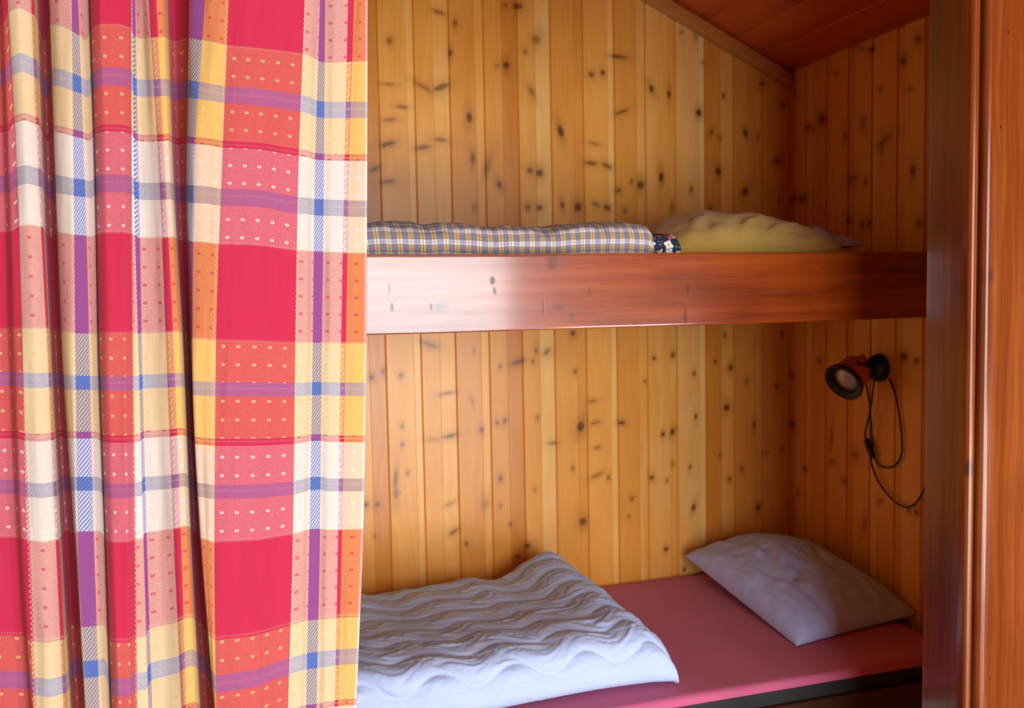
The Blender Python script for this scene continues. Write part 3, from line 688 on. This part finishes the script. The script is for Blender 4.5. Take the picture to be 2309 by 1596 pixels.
# ------------------------------------------------------------------ curtain
CR_, CC, CB, CY, CW, CT = (.46, .023, .066), (.58, .525, .42), (.042, .10, .37), (.59, .345, .075), (.62, .60, .58), (.42, .025, .065)
HT = [100, 395, 800, 1200, 1560]
CTRL = [  # x at the five heights, depth towards the viewer in cm, colour of the warp to the right
 ([-70, -52, -40, -22, -8], -1, 'R'), ([0, 8, 18, 36, 64], -1.3, 'R'), ([10, 22, 34, 48, 69], .8, 'R'), ([22, 38, 50, 60, 74], 1.2, 'B'), ([22.6, 38.8, 51, 67, 81], 1.3, 'C'),
 ([46, 60, 78, 95, 110], 1.9, 'C'), ([72, 84, 105, 122, 139], 1.2, 'T'), ([80, 92, 112, 132, 148], .4, 'Y'), ([86, 96, 115, 136, 157], -1.0, 'Y'), ([88, 98, 116, 138, 159], -3.0, 'R'),
 ([100, 110, 127, 150, 173], -5.5, 'R'), ([112, 122, 138, 165, 187], -3.3, 'R'), ([114, 124, 140, 167, 189], -.8, 'C'), ([136, 143, 153, 170.5, 190.5], 1.0, 'C'), ([162, 165, 169, 174, 192], 1.5, 'B'),
 ([178, 189, 200, 209, 221], 1.3, 'C'), ([193, 203, 212, 224, 236], .2, 'C'), ([203, 213, 221, 235, 247], -1.6, 'C'), ([204, 213.5, 222, 236, 247.5], -3.0, 'R'), ([205, 214.5, 223, 237, 249], -1.4, 'R'),
 ([232, 240, 247, 258, 268], 1.0, 'R'), ([272, 276, 280, 286, 292], 1.0, 'R'), ([296, 296, 298, 302, 305], -.4, 'C'), ([297, 299, 310, 321, 331], -.9, 'B'), ([304, 309, 317, 327, 338], -.9, 'C'),
 ([322, 334, 345, 358, 372], -.6, 'C'), ([340, 358, 374, 390, 407], .6, 'T'), ([354, 370, 389, 404, 415], 1.1, 'Y'), ([368, 381, 402, 418, 434], 1.0, 'Y'), ([379, 389, 413, 429, 448], -.6, 'Y'),
 ([381, 391, 414.5, 430.5, 449.5], -3.2, 'R'), ([393, 403, 422, 440, 463], -5.8, 'R'), ([424, 419, 431, 449, 479], -2.6, 'R'), ([425, 421, 431.6, 450.4, 480], -.9, 'B'), ([452, 434, 433, 451.2, 480.6], .6, 'Y'),
 ([480, 465, 457, 464, 482.5], 1.2, 'Y'), ([510, 498, 485, 482, 486], 1.5, 'R'), ([550, 540, 525, 522, 525], 1.7, 'R'), ([600, 590, 580, 575, 575], 1.6, 'R'), ([650, 638, 630, 625, 620], 1.5, 'R'),
 ([682, 671, 664, 659, 649], 1.0, 'C'), ([702, 693, 688, 682, 675], .8, 'C'), ([718, 709, 704, 697, 690], -.1, 'B'), ([731, 729, 724, 720, 713], -.2, 'C'), ([756, 752, 746, 741, 734], .35, 'C'),
 ([782, 776, 768, 762, 755], .2, 'T'), ([793, 784, 777, 769, 761], .0, 'Y'), ([812, 808, 803, 796, 784], .3, 'Y'), ([823.5, 822.5, 820.5, 813.5, 799.5], .2, 'W'), ([829, 828, 826, 819, 805], .1, 'W')]
# height of the five blue weft bands at places across the curtain (the fabric does not hang quite level)
BANDV = [243, 462, 872, 1085, 1487]
BANDS = [(-60, [170, 409, 849, 1094, 1530]), (8, [170, 409, 849, 1094, 1532]), (22, [145, 392, 852, 1100, 1545]), (46, [136, 387, 854, 1103, 1549]), (80, [150, 395, 852, 1098, 1540]), (100, [199, 424, 850, 1085, 1500]), (114, [168, 408, 857, 1088, 1512]), (136, [171, 411, 858, 1087, 1509]),
 (170, [183, 417, 859, 1087, 1507]), (195, [197, 421, 860, 1087, 1500]), (206, [178, 411, 860, 1100, 1545]), (232, [167, 407, 861, 1103, 1548]), (270, [167, 407, 861, 1103, 1548]), (296, [176, 412, 860, 1100, 1535]), (304, [192, 424, 857, 1088, 1515]), (325, [195, 426, 855, 1085, 1502]), (370, [192, 424, 852, 1078, 1480]),
 (400, [205, 436, 860, 1090, 1500]), (426, [195, 430, 868, 1098, 1525]), (480, [203, 433, 872, 1102, 1530]), (510, [209, 438, 873, 1105, 1540]), (590, [215, 440, 874, 1105, 1530]), (676, [227, 456, 875, 1098, 1503]),
 (700, [232, 458, 874, 1092, 1493]), (724, [243, 462, 872, 1085, 1487]), (757, [244, 463, 873, 1090, 1483]), (812, [243, 465, 874, 1090, 1478]), (830, [243, 465, 874, 1090, 1477])]

def pchip(xs, ys, xq):
    xs, ys = np.asarray(xs, float), np.asarray(ys, float); h = np.diff(xs); dl = np.diff(ys) / h; m = np.zeros(len(xs))
    for i in range(1, len(xs) - 1):
        if dl[i - 1] * dl[i] > 0:
            w1, w2 = 2 * h[i] + h[i - 1], h[i] + 2 * h[i - 1]; m[i] = (w1 + w2) / (w1 / dl[i - 1] + w2 / dl[i])
    m[0], m[-1] = dl[0], dl[-1]
    k = np.clip(np.searchsorted(xs, xq, side='right') - 1, 0, len(xs) - 2); t = (xq - xs[k]) / h[k]
    return (ys[k] * (1 + 2 * t) * (1 - t) ** 2 + m[k] * h[k] * t * (1 - t) ** 2 + ys[k + 1] * t * t * (3 - 2 * t) + m[k + 1] * h[k] * t * t * (t - 1))

CM = 15.0
def curtain():
    D = np.array([c[1] for c in CTRL]); X395 = np.array([c[0][1] for c in CTRL]); Xmax = np.array([max(np.array(CTRL[i][0])[k] - np.array(CTRL[i - 1][0])[k] for k in range(5)) if i else 0 for i in range(len(CTRL))])
    L = [0.0]
    for i in range(1, len(CTRL)):
        dx = max(X395[i] - X395[i - 1], .55 * Xmax[i]); L.append(L[-1] + max(2.0, math.hypot(dx, (D[i] - D[i - 1]) * CM)))
    L = np.array(L); U = L[-1]
    us = np.concatenate([np.linspace(L[i], L[i + 1], max(4, int((L[i + 1] - L[i]) / 3.0)), endpoint=False) for i in range(len(L) - 1)] + [[U]])
    xt = np.array([c[0][0] for c in CTRL]); bx = [b[0] for b in BANDS]
    bandc = np.array([[np.interp(x, bx, [b[1][k] for b in BANDS]) for k in range(5)] for x in xt])      # per control
    bandu = np.stack([pchip(L, bandc[:, k], us) for k in range(5)], 1)
    ys = np.arange(-40, 1650, 9.0)
    ang = math.radians(8.0); p0 = np.array([.17, 1.325, CAMZ]); nrm = np.array([math.sin(ang), -math.cos(ang), 0.0])
    rows, uvs = [], []
    for y in ys:
        xc = np.array([pchip(HT, c[0], np.array([min(max(y, 100), 1560)]))[0] + (c[0][0] - c[0][1]) / (HT[0] - HT[1]) * min(0, y - 100) + (c[0][4] - c[0][3]) / (HT[4] - HT[3]) * max(0, y - 1560) for c in CTRL])
        x = pchip(L, xc, us); d = pchip(L, D, us) * .01
        row = np.array([onP(x[i], y, p0 + nrm * (d[i] + .0016 * fbm(us[i] / 34.0, y / 210.0, 3.3, 2)), nrm) for i in range(len(us))])
        v = np.empty(len(us))
        for i in range(len(us)):
            b = bandu[i]
            if y < b[0]: v[i] = BANDV[0] + (y - b[0]) * (BANDV[1] - BANDV[0]) / (b[1] - b[0])
            elif y > b[4]: v[i] = BANDV[4] + (y - b[4]) * (BANDV[4] - BANDV[3]) / (b[4] - b[3])
            else: v[i] = np.interp(y, b, BANDV)
        rows.append(row); uvs.append(np.stack([us, v], -1))
    def ext(row, uv, z):
        r = row.copy(); dz = r[:, 2] - z; r[:, 2] = z; q = uv.copy(); q[:, 1] += dz * 1500; return r, q
    tops = [ext(rows[0], uvs[0], z) for z in (1.8995, 1.85, 1.80)]; bots = [ext(rows[-1], uvs[-1], z) for z in (.6, .45, .3, .15, .06)]
    P = np.array([t[0] for t in tops if t[0][0, 2] > rows[0][:, 2].max()] + rows + [b[0] for b in bots])
    UV = np.array([t[1] for t in tops if t[0][0, 2] > rows[0][:, 2].max()] + uvs + [b[1] for b in bots])
    return P, UV, L, U
CP, CUV, CL, CUMAX = curtain()

def mat_curtain():
    m = Mat('plaid_curtain_weave'); uv = m.uv(); u, v = uv[0], uv[1]
    cmap = {'R': CR_ + (1,), 'C': CC + (0,), 'B': CB + (0,), 'Y': CY + (0,), 'T': CT + (0,), 'W': CW + (0,)}
    stops = []
    for i, (xs, d, c) in enumerate(CTRL):
        if not stops or stops[-1][2] != c: stops.append((CL[i] / CUMAX, cmap[c], c))
    bnd = [(s[0] * CUMAX, stops[i - 1][2], s[2]) for i, s in enumerate(stops) if i]
    warp, isR = m.ramp(u / CUMAX, [(s[0], s[1]) for s in stops], 'CONSTANT', True)
    # weft
    WR, WY, WB, WW, WT = (.46, .023, .074, .5), (.61, .45, .17, .15), (.12, .175, .40, .42), (.62, .61, .62, .15), (.42, .025, .065, .5)
    ws = [(-65, WR), (140, WY), (228, WB), (260, WY), (345, WT), (361, WW), (447, WB), (480, WW), (565, WR), (770, WY), (855, WB), (890, WY), (974, WT), (991, WW), (1067, WB), (1103, WW), (1190, WR), (1390, WY), (1470, WB), (1504, WY), (1584, WT), (1602, WW), (1690, WB), (1724, WW)]
    V0, V1 = -65.0, 1816.0
    vv = ((v - V0) / (V1 - V0)).frac()
    weft, wR = m.ramp(vv, [((a - V0) / (V1 - V0), c) for a, c in ws], 'CONSTANT', True)
    isB = N(m.nt, 0.0); isT = N(m.nt, 0.0)
    def span(a, b): return u.gt(a) * u.lt(b)
    first = True
    for i, s in enumerate(stops):
        a = s[0] * CUMAX; b = stops[i + 1][0] * CUMAX if i + 1 < len(stops) else CUMAX
        if s[2] == 'B': isB = span(a, b) if isinstance(isB.v, float) else isB + span(a, b)
        if s[2] == 'T':
            ch = ((u - (a + b) / 2) + ((v / 15.0).frac() - .5) * 4.0).abs().lt(1.6) * ((v / 15.0).frac()).lt(.72)
            isT = ch * span(a, b) if isinstance(isT.v, float) else isT + ch * span(a, b)
    base = isR * (wR - .5) + .5
    # fine weave
    tw = ((u * .5 + v * .5) / 1.5).frac(); spk = m.white(m.vec((u / 1.3).floor(), (v / 1.3).floor(), 0.0))
    w = base + (tw - .5) * .30 * (1 - (base - .5).abs()) * (base * 2.0).min(1.0) + (spk - .5) * .22 * (base * 3.0).min(1.0)
    # dobby dots
    du = (u / 33.0 + .3).frac() - .5; dv = ((v - 148.0) / 38.6).frac() - .5
    r = ((du * 33.0 / 4.6) ** 2.0 + (dv * 38.6 / 3.2) ** 2.0) ** .5
    ringd = r.lt(1.0) * r.gt(.32)
    dot = ringd * (1 - isB) * (wR - .42).abs().gt(.02)
    w = w + dot * (1.0 - w) * .75
    # twill in the blue stripes, chain in the thin red ones
    twl = (((v + u * 1.9) / 10.0).frac()).gt(.52)
    w = (w * (1 - isB) + isB * (twl * .64 + .16))
    w = (w + isT * (.9 - w)).clamp()
    col = m.mix(warp, weft, w)
    # stitched edges: wavy lines along the red stripes, short slanted stitches along the weft changes
    zz = N(m.nt, 0.0); k = 0
    for (ub, a, b) in bnd:
        if 'R' in (a, b) and k < 10:
            side = -3.0 if b == 'R' else 3.0
            ln = (u - (ub + side) - (v / 11.0 * 6.28318).sin() * 1.6).abs().lt(1.0)
            zz = ln if k == 0 else zz.max(ln); k += 1
    fr = (u / 4.4).frac(); st = None
    for a in (140, 565, 770, 1190, 1390):
        ln = (v - a + (fr - .5) * 6.0 + 0.0).abs().lt(2.6) * fr.lt(.45)
        st = ln if st is None else st.max(ln)
    for a in (244, 463, 872, 1085, 1487, 353, 983, 1593):
        ln = (v - a + (fr - .5) * 5.0).abs().lt(2.0) * fr.lt(.42)
        st = st.max(ln * .8)
    nR = 1 - isR * .65
    col = m.mix(col, (.50, .50, .36), (zz * .48).max(st * nR * .55 * (1 - isB)))
    m.set('Base Color', col); m.set('Roughness', .92); m.set('Specular IOR Level', .15); m.set('Sheen Weight', .08)
    puck = m.noise(m.vec(u / 13.0, v / 150.0, 0.0), 1.0, 3, .55, .4)
    m.bump(puck * 1.0 + spk * .06 + dot * .10, .0022, .38)
    return m.m
cur = grid('curtain', CP, mat_curtain(), None, CUV)
md = cur.modifiers.new('cloth_thickness', 'SOLIDIFY'); md.thickness = .0008; md.offset = 1
tag(cur, 'red, cream, blue and yellow plaid curtain drawn to the left of the bunk opening', 'curtain')

# ------------------------------------------------------------------ light
wd = bpy.data.worlds.new('daylight'); SC.world = wd; wd.use_nodes = True
bg = wd.node_tree.nodes['Background']; bg.inputs[0].default_value = (.75, .86, 1, 1); bg.inputs[1].default_value = .6

def area(name, loc, size, rot, power, col):
    l = bpy.data.lights.new(name, 'AREA'); l.shape = 'RECTANGLE'; l.size, l.size_y = size; l.energy = power; l.color = col
    o = bpy.data.objects.new(name, l); COL.objects.link(o); o.location = loc; o.rotation_euler = rot
    return o
# daylight through the open terrace door behind the viewer
area('door_daylight', ((DX0 + DX1) / 2, YD - .02, DZ / 2), (DX1 - DX0 - .02, DZ - .02), (math.radians(90), 0, 0), 100, (.94, .975, 1.0))
area('terrace_daylight', ((EX0 + EX1) / 2, YD - .02, EZ / 2 + .01), (EX1 - EX0 - .02, EZ - .02), (math.radians(90), 0, 0), 38, (.95, .98, 1.0))

vs = SC.view_settings; vs.view_transform = 'Standard'; vs.look = 'None'; vs.exposure = 0.0; vs.gamma = 1.0
vs.use_curve_mapping = False
